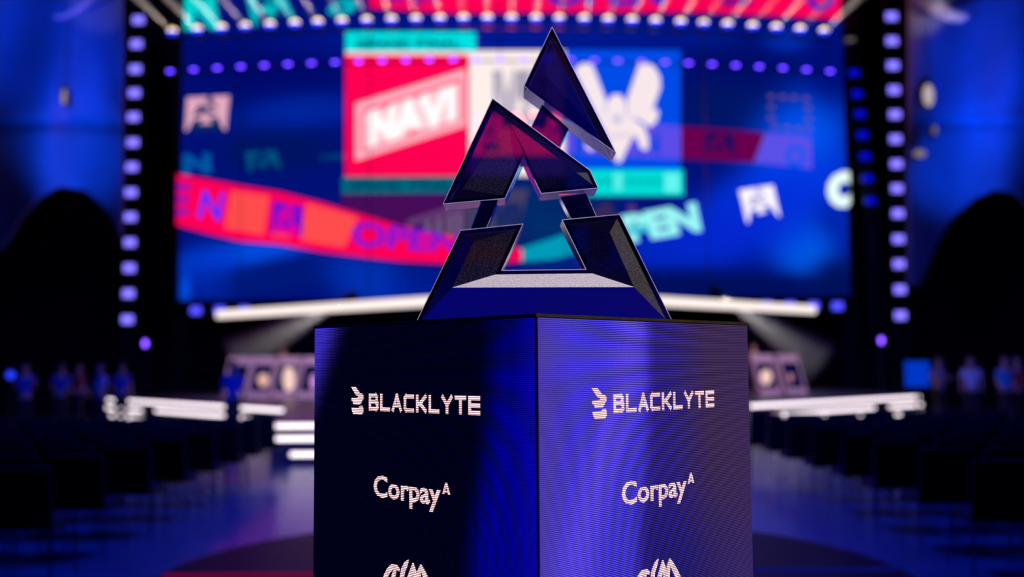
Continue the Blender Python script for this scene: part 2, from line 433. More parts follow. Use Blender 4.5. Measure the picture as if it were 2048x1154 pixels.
NAVYD = acrylic('dim_reflection_facet', (.06, .04, .14), .7, (.004, .004, .10), .02, .2)  # darker copy, its dim blue reflection painted in as diffuse colour
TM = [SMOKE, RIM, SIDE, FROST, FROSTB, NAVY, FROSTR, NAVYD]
trophy = empty('trophy', (.031, TY + TT / 2, TOP))
tag(trophy, 'smoked acrylic trophy shaped like a split triangular letter A on the pedestal', 'trophy')
def tp(x, y, dy=0.0):
    p = P(x, y, TY); return Vector((p.x, TY + dy, p.z))
def inset(poly, w):
    n = len(poly); out = []
    ar = sum(poly[i][0] * poly[(i + 1) % n][1] - poly[(i + 1) % n][0] * poly[i][1] for i in range(n))
    sg = 1 if ar > 0 else -1
    for i in range(n):
        p0, p1, p2 = Vector(poly[i - 1]), Vector(poly[i]), Vector(poly[(i + 1) % n])
        d1 = (p1 - p0).normalized(); d2 = (p2 - p1).normalized()
        n1 = Vector((-d1.y, d1.x)) * sg; n2 = Vector((-d2.y, d2.x)) * sg
        bis = n1 + n2; k = bis.dot(n1)
        out.append(p1 + bis * (w / max(k, .18)))
    return out
def piece(name, outer, rimw, nodes, facets, h=.016, bottom=None):
    """outer: pixel polygon of the front; nodes: ridge nodes (px); facets: lists of indices, i<100 inner rim, >=100 ridge node, with material"""
    inner = inset(outer, rimw); n = len(outer)
    b = MB()
    V = [tp(*p) for p in outer] + [tp(p[0], p[1]) for p in inner] + [tp(p[0], p[1], -hh) for p, hh in nodes] + [tp(*p, TT) for p in outer]
    if bottom is not None:
        for i in bottom:
            V[i].z = TOP + .0005; V[2 * n + len(nodes) + i].z = TOP + .0005
    o_back = 2 * n + len(nodes)
    fs, mi = [], []
    for i in range(n):
        j = (i + 1) % n
        fs.append((i, j, n + j, n + i)); mi.append(1)
        fs.append((i, o_back + i, o_back + j, j)); mi.append(2)
    for idx, k in facets:
        g = [(n + a if a < 100 else 2 * n + a - 100) for a in idx]
        if len(g) == 3: fs.append(tuple(g)); mi.append(k)
        else:
            for t in range(1, len(g) - 1): fs.append((g[0], g[t], g[t + 1])); mi.append(k)
    fs.append(tuple(o_back + i for i in range(n))[::-1]); mi.append(0)
    o = mesh_obj(name, V, fs, TM, trophy, False, mi); localize(o, trophy)
    bm = bmesh.new(); bm.from_mesh(o.data); bmesh.ops.recalc_face_normals(bm, faces=bm.faces); bm.to_mesh(o.data); bm.free()
    # glints painted as fine pale bars along the polished arrises, as a sub-part
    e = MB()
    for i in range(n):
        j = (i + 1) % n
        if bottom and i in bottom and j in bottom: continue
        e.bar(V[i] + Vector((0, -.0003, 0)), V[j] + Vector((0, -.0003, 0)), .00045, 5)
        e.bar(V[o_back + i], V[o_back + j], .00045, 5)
    eo = e.build('polished_edge_glint', EDGE, trophy); localize(eo, trophy); eo.parent = o
    return o
piece('upper_shard', [(1104, 54), (1232, 306), (1048, 172)], 6, [((1092, 158), .018)],
      [((0, 1, 100), 0), ((1, 2, 100), 3), ((2, 0, 100), 0)])
piece('middle_chevron', [(985, 197), (1180, 341), (1196, 376), (1082, 387), (1047, 314), (1010, 397), (886, 408)], 7,
      [((1016, 246), .013), ((1152, 348), .013), ((925, 380), .010)],
      [((0, 1, 101, 100), 0), ((1, 2, 101), 6), ((2, 3, 101), 3), ((3, 4, 100, 101), 3), ((4, 5, 102, 100), 3), ((5, 6, 102), 0), ((6, 0, 100, 102), 0)])
piece('base_arch', [(921, 461), (1046, 448), (1003, 541), (1172, 539), (1124, 440), (1239, 429), (1345, 648), (831, 648)], 8,
      [((948, 487), .020), ((906, 577), .021), ((1265, 576), .021), ((1217, 468), .019)],
      [((0, 1, 100), 0), ((1, 2, 101, 100), 3), ((2, 3, 102, 101), 4), ((3, 4, 103, 102), 3), ((4, 5, 103), 0), ((5, 6, 102, 103), 6), ((6, 7, 101, 102), 5), ((7, 0, 100, 101), 7)], bottom=(6, 7))
for poly in ([(1085, 203), (1139, 252), (1117, 294), (1061, 253)], [(961, 401), (996, 397), (972, 454), (938, 460)], [(1122, 390), (1174, 382), (1197, 434), (1146, 438)]):
    b = MB(); y0, y1 = TY + .020, TY + TT - .012
    b.prism([Vector((tp(x, y).x, y0, tp(x, y).z)) for x, y in poly], (0, y1 - y0, 0))
    o = b.build('connecting_slab', [SMOKE], trophy); localize(o, trophy)
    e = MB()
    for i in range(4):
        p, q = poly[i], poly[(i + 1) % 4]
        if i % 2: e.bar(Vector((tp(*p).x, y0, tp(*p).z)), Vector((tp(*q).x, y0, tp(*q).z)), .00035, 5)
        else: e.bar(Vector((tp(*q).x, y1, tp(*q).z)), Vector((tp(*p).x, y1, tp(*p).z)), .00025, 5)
    eo = e.build('polished_edge_glint', EDGE, trophy); localize(eo, trophy); eo.parent = o

# ------------------------------------------------------------------ big LED wall
SD = 40.0
xl, xr = P(357, 603, SD).x, P(1700, 589, SD).x
zb, zt = (P(357, 603, SD).z + P(1700, 589, SD).z) / 2, P(1000, -45, SD).z
wallscr = empty('video_wall', ((xl + xr) / 2, SD, zb))
tag(wallscr, 'huge video wall behind the stage showing the final match-up', 'screen')
b = MB(); b.box((xl - .3, SD + .05, zb - .25), (xr + .3, SD + .6, zt + .3)); o = b.build('screen_frame', BLACK, wallscr); localize(o, wallscr)
BL = [  # x, y, rx, ry, angle, colour, weight : the soft blue picture
 (520, 120, 190, 70, 0, (0, 8, 105), .9), (1000, 80, 400, 40, 0, (0, 26, 150), .8), (600, 225, 120, 34, -6, (0, 40, 165), .8), (560, 300, 110, 40, 0, (0, 20, 92), .8),
 (1480, 150, 120, 80, 0, (0, 12, 105), .9), (1440, 215, 110, 50, 0, (0, 22, 100), .9), (500, 505, 150, 26, -10, (0, 78, 228), .95), (420, 540, 60, 60, 0, (0, 50, 195), .7), (370, 580, 12, 30, 0, (0, 90, 240), .8),
 (560, 555, 110, 30, -8, (0, 26, 120), .85), (740, 560, 90, 60, 30, (0, 55, 190), .8), (850, 570, 60, 40, 0, (0, 30, 150), .7), (880, 440, 200, 70, 0, (20, 20, 95), .8),
 (1110, 430, 80, 80, 0, (0, 48, 108), .95), (1130, 390, 90, 50, 0, (0, 44, 104), .9), (1110, 560, 90, 40, 0, (0, 40, 120), .8), (1160, 400, 80, 40, 0, (0, 30, 110), .5),
 (1600, 300, 90, 110, 25, (0, 85, 245), 1), (1560, 380, 160, 60, -18, (0, 55, 225), .95), (1600, 490, 80, 60, 35, (0, 95, 240), .9), (1350, 500, 170, 55, -6, (0, 38, 190), .9),
 (1480, 450, 160, 60, -14, (4, 40, 215), .8), (1330, 570, 200, 30, 0, (0, 14, 92), .95), (1540, 575, 160, 22, 0, (0, 14, 90), .9), (1680, 560, 50, 40, 0, (0, 16, 85), .9), (1690, 400, 30, 90, 0, (0, 48, 200), .7),
 (1575, 80, 45, 22, 0, (0, 46, 178), .9), (1420, 75, 60, 20, 0, (0, 30, 150), .5), (1660, 130, 40, 60, 0, (0, 12, 120), .8)]
def bg(x, y):
    c = (0, 16, 118)
    for cx, cy, rx, ry, an, col, wt in BL:
        a = math.radians(an); dx, dy = x - cx, y - cy
        u = (dx * math.cos(a) + dy * math.sin(a)) / rx; v = (-dx * math.sin(a) + dy * math.cos(a)) / ry
        r = u * u + v * v
        if r < 5: c = gl(c, col, wt * math.exp(-r ** 1.6 * .7))
    return c
nx, nz = 150, 72; vs, fs, cols = [], [], []
for j in range(nz + 1):
    for i in range(nx + 1):
        p = Vector((xl + (xr - xl) * i / nx, SD, zb + (zt - zb) * j / nz)); vs.append(p - wallscr.location); cols.append(bg(*proj(p)))
for j in range(nz):
    for i in range(nx):
        a = j * (nx + 1) + i; fs.append((a, a + 1, a + nx + 2, a + nx + 1))
disp = mesh_obj('display', vs, fs, screen_mat('video_wall_picture', 1.0), wallscr)
ca = disp.data.color_attributes.new('pic', 'FLOAT_COLOR', 'POINT')
for k, c in enumerate(cols): ca.data[k].color = (*lin(c), 1)

layer = [0.02]
def flat(name, items, parent=None):
    """items: (pixel polys, faces, colour, gain); one graphic on the wall, clipped to the wall's edges"""
    mats, vs, fs, mi = [], [], [], []
    for pv, pf, col, k in items:
        m = emat(col, k)
        if m not in mats: mats.append(m)
        d = SD - layer[0]; layer[0] += .004; n = len(vs)
        for (x, y) in pv:
            p = P(x, y, d); p.x = min(xr, max(xl, p.x)); p.z = min(zt, max(zb, p.z)); vs.append(p - wallscr.location)
        fs += [tuple(i + n for i in f) for f in pf]; mi += [mats.index(m)] * len(pf)
    o = mesh_obj(name, vs, fs, mats, parent or disp, False, mi)
    return o
def Q(pts, col, k=1.0): return (pts, [tuple(range(len(pts)))], col, k)
def T(txt, quad, col, k=1.0, bold=.04, stroke=None):
    pv, pf = stroke_polys(txt, *stroke) if stroke else text_polys(txt, bold)
    g = quadmap(quad); return ([g(u, v) for u, v in pv], pf, col, k)
def rq(x0, y0, x1, y1): return [(x0, y1), (x1, y1), (x1, y0), (x0, y0)]
EMB = [[(.51, 1.0), (.57, 1.0), (.76, .588), (.435, .846)], [(.326, .81), (.68, .55), (.70, .48), (.506, .46), (.435, .578), (.357, .453), (.15, .43)],
       [(.20, .337), (.425, .353), (.36, .197), (.637, .197), (.56, .37), (.767, .39), (.95, .0), (.05, .0)]]
def emblem(quad, ink, paper=None, kp=1.0, ki=1.0, foot=None):
    g = quadmap(quad); its = []
    if paper: its.append(Q([g(0, 0), g(1, 0), g(1, 1), g(0, 1)], paper, kp))
    fcs = [[(0, 1, 2, 3)], [(0, 1, 2, 3, 4), (4, 5, 6, 0)], [(0, 1, 2, 7), (2, 3, 6, 7), (3, 4, 5, 6)]]
    for e, fc in zip(EMB, fcs): its.append(([g(*p) for p in e], fc, foot if foot and e is EMB[2] else ink, ki))
    return its
def strip(top, bot, col, k=1.0, n=None):
    v = list(top) + list(bot); m = len(top)
    return (v, [(m + i, m + i + 1, i + 1, i) for i in range(m - 1)], col, k)
# faint marks
flat('faint_lettering', [T('N', [(366, 350), (424, 346), (420, 306), (366, 308)], (0, 85, 165), 1, .06), T('OPEN', [(640, 320), (700, 318), (700, 306), (640, 310)], (0, 70, 120), 1, .03)])
flat('faint_emblem', emblem([(498, 345), (562, 338), (552, 300), (490, 304)], (0, 20, 100), (0, 78, 125)))
flat('corner_lettering', [T('N', [(368, 60), (440, 58), (424, -34), (370, -34)], (0, 215, 210), 1, .09)])
flat('corner_emblem', emblem([(508, 52), (590, 40), (560, -28), (488, -28)], (0, 20, 110), (0, 205, 205)))
flat('corner_lettering', [T('O', [(655, 34), (718, 24), (705, -10), (655, 10)], (0, 190, 200), 1, .09)])
flat('emblem_tile', emblem([(370, 262), (452, 260), (459, 191), (374, 195)], (8, 40, 100), (226, 168, 190)))
# red ribbon across the top
flat('ribbon_graphic', [strip([(738, -45), (900, -45), (1110, -45), (1400, -45), (1686, -45)], [(738, 16), (900, 26), (1110, 24), (1400, 24), (1680, 38)], (255, 0, 84)),
      T('OPEN', [(1090, 14), (1330, 13), (1335, -40), (1095, -40)], (40, 30, 180), 1, .05), *emblem([(1440, 14), (1506, 12), (1506, -44), (1440, -44)], (120, 10, 130), (215, 0, 110)),
      T('O', [(1612, 22), (1668, 24), (1670, -34), (1616, -34)], (40, 30, 190), 1, .05), T('OPEN', [(770, 6), (870, 10), (880, -42), (770, -42)], (110, 20, 150), 1, .05)])
# match card
card = [Q(rq(938, 101, 1132, 352), (255, 240, 236)), Q(rq(690, 104, 938, 353), (255, 0, 82)), Q(rq(1131, 100, 1361, 342), (0, 76, 232))]
o = flat('match_card', card)
# dim ribbon on the right, brighter where it crosses the white card
flat('crossing_ribbon', [Q(rq(946, 229, 1119, 310), 'HOT'), Q(rq(1119, 229, 1132, 310), (255, 235, 240)), T('O', [(1098, 305), (1128, 305), (1128, 252), (1098, 250)], (255, 240, 236), 1, .03), *emblem([(960, 302), (1003, 300), (1003, 240), (962, 240)], (255, 240, 236), None),
      strip([(1133, 232), (1240, 243), (1362, 253)], [(1133, 305), (1240, 312), (1362, 317)], (92, 76, 232), 1), T('PE', [(1150, 306), (1238, 307), (1238, 261), (1150, 258)], (10, 70, 225), 1, .05),
      T('N', [(1276, 307), (1320, 309), (1320, 264), (1276, 261)], (10, 72, 228), 1, .05),
      strip([(1362, 253), (1440, 258), (1530, 266)], [(1362, 318), (1440, 321), (1508, 325)], (104, 0, 78), 1), strip([(1530, 266), (1580, 270), (1622, 275)], [(1508, 325), (1580, 332), (1624, 338)], (92, 80, 232), 1),
      *emblem([(1408, 312), (1470, 314), (1468, 268), (1410, 264)], (104, 0, 78), (24, 12, 92)), T('O', [(1570, 334), (1612, 336), (1612, 290), (1570, 288)], (10, 84, 240), 1, .05)])
flat('title_bar', [Q([(691, 104), (952, 104), (952, 64), (691, 64)], (0, 226, 226)), T('GRAND FINAL', [(712, 97), (926, 97), (926, 78), (712, 78)], (0, 95, 112), 1, stroke=(.24, .3, .8)), Q(rq(692, 103, 938, 110), (255, 215, 215))], o)
flat('team_bar', [Q([(1130, 392), (1367, 391), (1366, 339), (1130, 339)], (0, 222, 214)), Q(rq(1330, 347, 1359, 384), (100, 246, 240)), Q(rq(1228, 346, 1244, 380), (90, 240, 232)),
      *[Q(rq(x, 357, x + 11, 369), (0, 180, 185)) for x in (1198, 1214, 1250, 1266, 1282, 1297, 1312)]], o)
# left team badge: a slanted framed block of four letters
PK, WH = (255, 178, 196), (255, 244, 245)
def slq(x0, x1, a, c):   # slanted quad rising to the right between x0, x1; a, c = heights at x0
    sl = -(68 / 216)
    return [(x0, c), (x1, c + sl * (x1 - x0)), (x1, a + sl * (x1 - x0)), (x0, a)]
flat('team_badge', [Q(slq(711, 931, 207, 321), PK), Q(slq(723, 921, 219, 304), (255, 20, 90)), Q(slq(728, 917, 224, 299), (255, 200, 212)),
      T('NAVI', slq(733, 912, 226, 296), WH, 1.1, stroke=(.30, .24, .66)), Q([(766, 214), (780, 209), (774, 220)], (255, 0, 80)), Q([(828, 190), (842, 186), (837, 195)], (255, 0, 80)), Q([(816, 265), (842, 254), (838, 262), (820, 270)], (255, 0, 80))], o)
# right team badge: winged insect head
WG = (248, 232, 236)
def cv(pts): return [(1120 + x / 3.723, 90 + y / 3.723) for x, y in pts]
flat('team_badge', [(cv([(105, 185), (165, 135), (235, 140), (262, 200), (345, 420), (375, 520), (360, 640), (330, 640), (250, 480)]), [(0, 1, 2, 3), (0, 3, 4, 8), (8, 4, 5, 7), (5, 6, 7)], WG, 1),
      (cv([(590, 140), (650, 125), (705, 165), (745, 240), (748, 320), (715, 410), (690, 480), (720, 478), (735, 500), (720, 570), (665, 612), (600, 560), (530, 540), (495, 500), (500, 400)]),
       [(0, 1, 2, 3, 4, 5, 14), (14, 5, 6, 13), (13, 6, 12), (12, 6, 11), (11, 6, 7, 8, 9, 10)], WG, 1),
      (cv([(385, 372), (450, 368), (485, 420), (500, 520), (560, 560), (620, 600), (655, 680), (660, 770), (625, 785), (595, 760), (570, 680), (540, 690), (500, 770), (455, 870), (420, 875), (340, 660), (310, 580), (340, 520), (350, 430)]),
       [(0, 1, 2, 18), (18, 2, 3, 17), (17, 3, 4, 16), (16, 4, 11, 15), (4, 5, 10, 11), (5, 6, 9, 10), (6, 7, 8, 9), (15, 11, 12, 13, 14)], WG, 1),
      (cv([(180, 720), (230, 760), (260, 770), (230, 790), (200, 770)]), [(0, 1, 2, 3, 4)], WG, 1),
      Q(cv([(385, 560), (430, 590), (470, 560), (440, 520), (405, 520)]), (200, 196, 226)), Q(cv([(340, 660), (550, 650), (540, 690), (370, 700)]), (228, 214, 232)),
      Q(cv([(328, 440), (345, 440), (352, 510), (330, 500)]), (190, 190, 232)), Q(cv([(482, 440), (500, 440), (510, 520), (490, 520)]), (190, 190, 232))], o)
# VS
flat('versus_lettering', [T('VS', [(984, 250), (1104, 262), (1098, 140), (984, 140)], (196, 184, 200), 1, stroke=(.24, .18, .42)), Q(rq(987, 141, 992, 240), (120, 128, 150)), Q(rq(1042, 141, 1047, 200), (70, 76, 120))], o)
# ghosted lower copy of the card
gh = flat('faded_card', [Q(rq(684, 388, 930, 500), (70, 12, 88)), Q([(930, 380), (1057, 378), (1034, 470), (1026, 495), (930, 505)], (66, 62, 98)),
      Q([(684, 387), (927, 385), (927, 352), (684, 354)], (0, 108, 128)), T('GRAND FINAL', [(696, 380), (914, 379), (914, 360), (696, 362)], (0, 50, 88), 1, stroke=(.2, .25, .8))])
flat('faded_badge', [Q(slq(815, 930, 440, 520), (100, 60, 118)), Q(slq(824, 930, 449, 520), (76, 22, 90)), *[Q(slq(x, x + 12, 452 - (x - 824) * 68 / 216, 520), (112, 92, 130)) for x in (850, 872, 894, 912)]], gh)
flat('faded_lettering', [T('VS', [(985, 470), (1046, 470), (1046, 405), (985, 408)], (24, 40, 100), 1, stroke=(.3, .2, .42))], gh)
flat('faded_badge', [Q([(1150, 520), (1190, 420), (1215, 400), (1240, 440), (1215, 520)], (52, 40, 90)), Q([(1250, 460), (1256, 408), (1268, 405), (1280, 440)], (70, 52, 128))], gh)
# bright band on the right with teal lettering
flat('teal_lettering', [T('PEN', [(1262, 486), (1404, 462), (1392, 404), (1240, 432)], (150, 242, 240), 1.05, .06), Q([(1256, 470), (1300, 462), (1296, 448), (1256, 452)], (60, 200, 220))])
flat('emblem_tile', emblem([(1494, 446), (1560, 432), (1546, 370), (1478, 380)], (186, 176, 222), (246, 240, 250), 1.1, foot=(0, 44, 215)))
flat('edge_lettering', [T('O', [(1660, 424), (1730, 406), (1722, 334), (1648, 350)], (225, 246, 240), 1.1, .09)])
flat('teal_tail', [strip([(1040, 497), (1100, 478), (1170, 455)], [(1040, 524), (1110, 518), (1180, 500)], (0, 155, 185), 1)])
# main red ribbon
top = [(350, 348), (420, 360), (480, 371), (560, 384), (640, 404), (720, 428), (800, 452), (900, 472), (1010, 487), (1044, 500)]
bot = [(350, 450), (420, 468), (480, 482), (560, 489), (640, 503), (720, 513), (800, 522), (900, 527), (1010, 525), (1044, 522)]
rb = flat('ribbon_graphic', [strip(top, bot, (255, 0, 84)), Q([(449, 456), (527, 470), (538, 392), (463, 382)], (255, 76, 76)), Q([(600, 480), (689, 494), (716, 434), (613, 406)], (255, 76, 76)),
      Q([(543, 472), (580, 476), (576, 462), (548, 458)], (255, 70, 80))])
flat('ribbon_lettering', [T('E', [(338, 432), (378, 430), (382, 368), (340, 366)], (150, 20, 175), 1, .04), T('N', [(394, 436), (440, 442), (450, 386), (406, 380)], (0, 40, 235), 1.3, .02),
      T('OPEN', [(704, 494), (915, 506), (925, 470), (706, 440)], (110, 24, 215), 1, .03)], rb)
flat('ribbon_emblem', emblem([(542, 466), (604, 474), (606, 412), (546, 402)], (240, 0, 140), (110, 16, 205)), rb)
# small dotted square
dots = []
for (x, y) in [(1542, 193), (1565, 194), (1588, 195), (1612, 197), (1542, 214), (1542, 236), (1616, 216), (1617, 238), (1550, 254), (1574, 256), (1597, 258), (1617, 258)]:
    dots.append(Q(rq(x - 6, y - 3, x + 6, y + 3), (110, 80, 120)))
flat('dotted_frame', dots)

# ------------------------------------------------------------------ light towers and blinders
LENS = emat((126, 112, 255), 1.7)
LENSB = emat((76, 74, 255), 1.5)
LENSD = emat((4, 14, 235), .9)
def make_blinder(lens):
    r = empty('blinder_light')
    b = MB(); b.box((-.21, .0, -.16), (.21, .16, .16)); bevel(b.build('housing', BLACK, r), .02)
    b = MB(); b.box((-.205, -.02, -.15), (.205, .0, .15)); bevel(b.build('lamp_face', lens, r), .03)
    for s in (-1, 1):
        b = MB(); b.box((min(s * .18, s * .23), .05, -.05), (max(s * .18, s * .23), .30, .05)); b.build('bracket', BLACK, r)
    return r
def truss(name, pts, w, label, cat='truss'):
    """box truss through the points"""
    b = MB()
    for i in range(len(pts) - 1):
        p, q = Vector(pts[i]), Vector(pts[i + 1]); d = (q - p); L = d.length; d.normalize()
        a = d.cross(Vector((0, 0, 1)) if abs(d.z) < .9 else Vector((0, 1, 0))).normalized(); c = d.cross(a)
        co = [a * w / 2 + c * w / 2, -a * w / 2 + c * w / 2, -a * w / 2 - c * w / 2, a * w / 2 - c * w / 2]
        for k in co: b.bar(p + k, q + k, .03, 6)
        n = max(1, int(L / .8))
        for s in range(n):
            for k in range(4):
                b.bar(p + d * (L * s / n) + co[k], p + d * (L * (s + 1) / n) + co[(k + 1) % 4], .015, 5)
    o = b.build(name, BLACK); tag(o, label, cat); return o
def place(proto, used, loc, rz=0):
    o = proto if not used[0] else copy_tree(proto)
    used[0] = True; o.location = loc; o.rotation_euler.z = rz
    return o
bl, ub = make_blinder(LENS), [False]
bb, ubb = make_blinder(LENSB), [False]
bd, ubd = make_blinder(LENSD), [False]
LX = [(277, 40), (273, 88), (271, 138), (269, 186), (267, 234), (266, 285), (264, 334), (262, 385), (261, 434), (260, 485), (259, 536), (257, 587), (255, 639)]
RX = [(1783, 33), (1784, 82), (1786, 131), (1788, 180), (1790, 229), (1791, 278), (1793, 328), (1794, 377), (1796, 427), (1797, 478), (1798, 528), (1800, 579), (1801, 631)]
for lst, sd in ((LX, 'left'), (RX, 'right')):
    for i, (x, y) in enumerate(lst):
        o = place(bl, ub, P(x, y, 38))
        tag(o, 'violet-blue square light on the %s light tower, %s from the top' % (sd, ORD[i + 1]), 'stage light', 'square lights on the %s tower' % sd)
    a = P(*lst[0], 38.45); c = P(*lst[-1], 38.45)
    truss('light_tower', [(c.x, c.y, 0), (c.x, c.y, c.z), (a.x, a.y, a.z), (a.x, a.y, a.z + 4)], .42, 'dark truss tower carrying the %s column of square lights' % sd, 'light tower')
for i, (x, y) in enumerate([(1708, 146), (1714, 188), (1720, 228), (1725, 270), (1730, 313), (1735, 357), (1741, 402)]):
    o = place(bd, ubd, P(x, y, 38.5)); o.scale = (.85, .85, .8)
    tag(o, 'dim blue light in the short inner right column, %s from the top' % ORD[i + 1], 'stage light', 'dim blue lights right of the video wall')
a, c = P(1702, 100, 38.86), P(1745, 440, 38.86)
truss('light_truss', [(c.x, c.y, 0), c, a, a + Vector((0, 0, 4))], .3, 'thin dark truss between the video wall and the right light tower')
for sd, xs, y0 in (('left', (392, 440, 488, 532), 623), ('right', (1533, 1580, 1627, 1675), 612)):
    for i, x in enumerate(xs):
        o = place(bb, ubb, P(x, y0 - 2 + (i if sd == 'right' else -i) * .7, 39))
        k = i + 1
        tag(o, 'blue light under the %s half of the video wall, %s from its %s end' % (sd, ORD[k if sd == 'left' else 5 - k], 'outer'), 'stage light', 'blue lights under the video wall')
        if sd == 'left' and i == 3: o.scale = (.75, .75, .6)
a, c = P(360, 627, 39.3), P(1700, 612, 39.3)
truss('light_truss', [(a.x, a.y, 0), a, c, (c.x, c.y, 0)], .3, 'long dark truss just below the bottom edge of the video wall')
# two violet round spots hanging low beside the stage
for x, y, sd in ((291, 687, 'left'), (1762, 681, 'right')):
    r = empty('wash_light'); r.location = P(x, y, 34)
    b = MB(); b.bar((0, .12, 0), (0, -.02, 0), .11, 16); b.build('head', BLACK, r)
    b = MB(); b.bar((0, -.02, 0), (0, -.04, 0), .085, 16); lo = b.build('lens', emat((120, 70, 255), 5), r); lo.scale = (.8, 1, 1.3)
    b = MB(); b.bar((0, .06, -.1), (0, .06, -r.location.z), .025, 8); b.build('stand', BLACK, r)
    tag(r, 'small violet round light on a stand at the %s of the stage' % sd, 'stage light')
# arc of violet blinders high across the stage (on a curved truss)
VIO, uv_ = make_blinder(emat((92, 54, 255), 6.5)), [False]
arc = []
N = 29
for i in range(N):
    x = 340 + (1660 - 340) * i / (N - 1); y = 118.5 + 24 * ((x - 1000) / 660) ** 2
    t = (x - 1000) / 660
    d = 33 + 1.3 * t * t
    p = P(x, y, d); arc.append(p)
    o = place(VIO, uv_, p); o.scale = (.46, .6, .24)
    tag(o, 'violet light in the curved row across the video wall, %s from the left' % ORD[i + 1], 'stage light', 'violet lights on the curved pipe')
def curved_pipe(pts, label):
    b = MB()
    for p, q in zip(pts, pts[1:]): b.bar(p, q, .025, 6)
    for p in (pts[0], pts[len(pts) // 2], pts[-1]): b.bar(p, Vector((p.x, p.y, 19.97)), .012, 5)
    tag(b.build('curved_pipe', BLACK), label, 'rigging pipe')
curved_pipe([p + Vector((0, .18, 0)) for p in arc], 'thin dark curved pipe carrying the row of violet lights')

# ------------------------------------------------------------------ moving-head spotlights with beams in the haze
HAZE, nt, out = new_mat('lit_haze')
v_ = nt.nodes.new('ShaderNodeVolumeScatter'); v_.inputs['Density'].default_value = .30; v_.inputs['Anisotropy'].default_value = 0.0
v_.inputs['Color'].default_value = (1, 1, 1, 1); nt.links.new(v_.outputs[0], out.inputs['Volume'])
WARM = emat((255, 226, 165), 2.6); BLU = emat((20, 50, 255), 2.2)
def moving_head(p, dirv, label, power=260, length=7.0, lensk=WARM, group='spotlights along the top truss', r0=.17, cat='spotlight'):
    r = empty('spotlight', p); tag(r, label, cat, group)
    d = dirv.normalized(); s = Vector((1, 0, 0))
    b = MB(); b.box((-.14, .16, -.24), (.14, .40, -.15)); bevel(b.build('base', BLACK, r), .02)
    for s_ in (-1, 1):
        b = MB(); b.box((min(s_ * .15, s_ * .13), .16, -.18), (max(s_ * .15, s_ * .13), .26, .06)); b.build('yoke_arm', BLACK, r)
    # head: short body behind the lens
    b = MB(); b.bar(Vector((0, .2, .02)) - d * .14, Vector((0, .2, .02)) + d * .05, .11, 14, .13); b.build('head', BLACK, r)
    # domed lens, only half built, to give the cut-off blur spot
    vs, fs = [], []; n = 14
    for j in range(6):
        a = (PI / 2) * j / 5
        for i in range(n + 1):
            t = PI * i / n
            vs.append((math.cos(t) * .17 * math.cos(a), -.02 - .10 * math.sin(a), math.sin(t) * .14 * math.cos(a)))
    for j in range(5):
        for i in range(n):
            q = j * (n + 1) + i; fs.append((q, q + 1, q + n + 2, q + n + 1))
    mesh_obj('lens', vs, fs, lensk, r, True)
    b = MB(); b.box((-.15, -.06, -.11), (.15, 0, -.005)); b.build('added_lower_glow', BLU, r)  # blue glow added to tint the lower half of the blur spot
    # haze cone
    b = MB(); b.bar(d * .22, d * length, r0, 14, r0 + length * .035); b.build('light_beam', HAZE, r)
    l = bpy.data.lights.new('beam_source', 'SPOT'); l.energy = power; l.color = (1, .84, .76); l.shadow_soft_size = .02
    l.spot_size = 2 * math.atan((r0 + length * .035) / length) * 1.05; l.spot_blend = .2
    lo = bpy.data.objects.new('beam_source', l); C.objects.link(lo); lo.parent = r; lo.location = d * .24
    lo.rotation_euler = d.to_track_quat('-Z', 'Y').to_euler()
    return r
SX = [345, 395, 443, 490, 540, 590, 636, 684, 734, 783, 832, 880, 927, 975, 1023, 1072, 1119, 1168, 1216, 1264, 1311, 1361, 1407, 1455, 1505, 1552, 1600, 1648]
DIM = {684, 927, 1119, 1600, 590, 1505, 1216, 1407}
sp = []
for i, x in enumerate(SX):
    t = (x - 1000) / 650; y = 37 + 26 * t * t
    d = 35 + 1.5 * t * t; p = P(x, y, d); sp.append(p)
    # beams fan outwards and slightly forward
    q = P(x + t * 62, y - 60, d - .6)
    moving_head(p, q - p, 'white spotlight with a beam, %s from the left along the top truss' % ORD[i + 1], 450 if x in DIM else 1500, 3.4)
curved_pipe([p + Vector((0, .30, -.22)) for p in sp], 'thin dark curved pipe carrying the fan of white spotlights')

# ------------------------------------------------------------------ canopy light bars above the players
BAR = emat((255, 238, 232), 1.15)
for pts, sd in (([P(432, 629, 36), P(1072, 588, 26.4)], 'left'), ([P(1076, 588, 26.4), P(1632, 619, 36)], 'right')):
    r = empty('canopy_light_bar', pts[0]); tag(r, 'long glowing white bar rising from the %s towards the trophy' % sd, 'light bar', 'white bars above the stage')
    b = MB(); h = .13
    v = []
    for p in pts:
        v += [p + Vector((0, 0, -h)), p + Vector((0, 0, h)), p + Vector((0, .3, h)), p + Vector((0, .3, -h))]
    b.add(v, [(0, 4, 5, 1), (1, 5, 6, 2), (2, 6, 7, 3), (3, 7, 4, 0), (0, 1, 2, 3), (4, 7, 6, 5)])
    o = b.build('diffuser', BAR, r); localize(o, r)
    b = MB(); v = []
    for p in pts: v += [p + Vector((0, .31, -h * 1.1)), p + Vector((0, .31, h * 1.25)), p + Vector((0, .6, h * 1.25)), p + Vector((0, .6, -h * 1.1))]
    b.add(v, [(0, 4, 5, 1), (1, 5, 6, 2), (2, 6, 7, 3), (3, 7, 4, 0), (0, 1, 2, 3), (4, 7, 6, 5)])
    o = b.build('channel', BLACK, r); localize(o, r)
    for t in (.08, .55):
        p = pts[0].lerp(pts[1], t) + Vector((0, .45, 0)); b = MB(); b.bar(p, Vector((p.x, p.y, 19.97)), .012, 6); o = b.build('hanger', BLACK, r); localize(o, r)

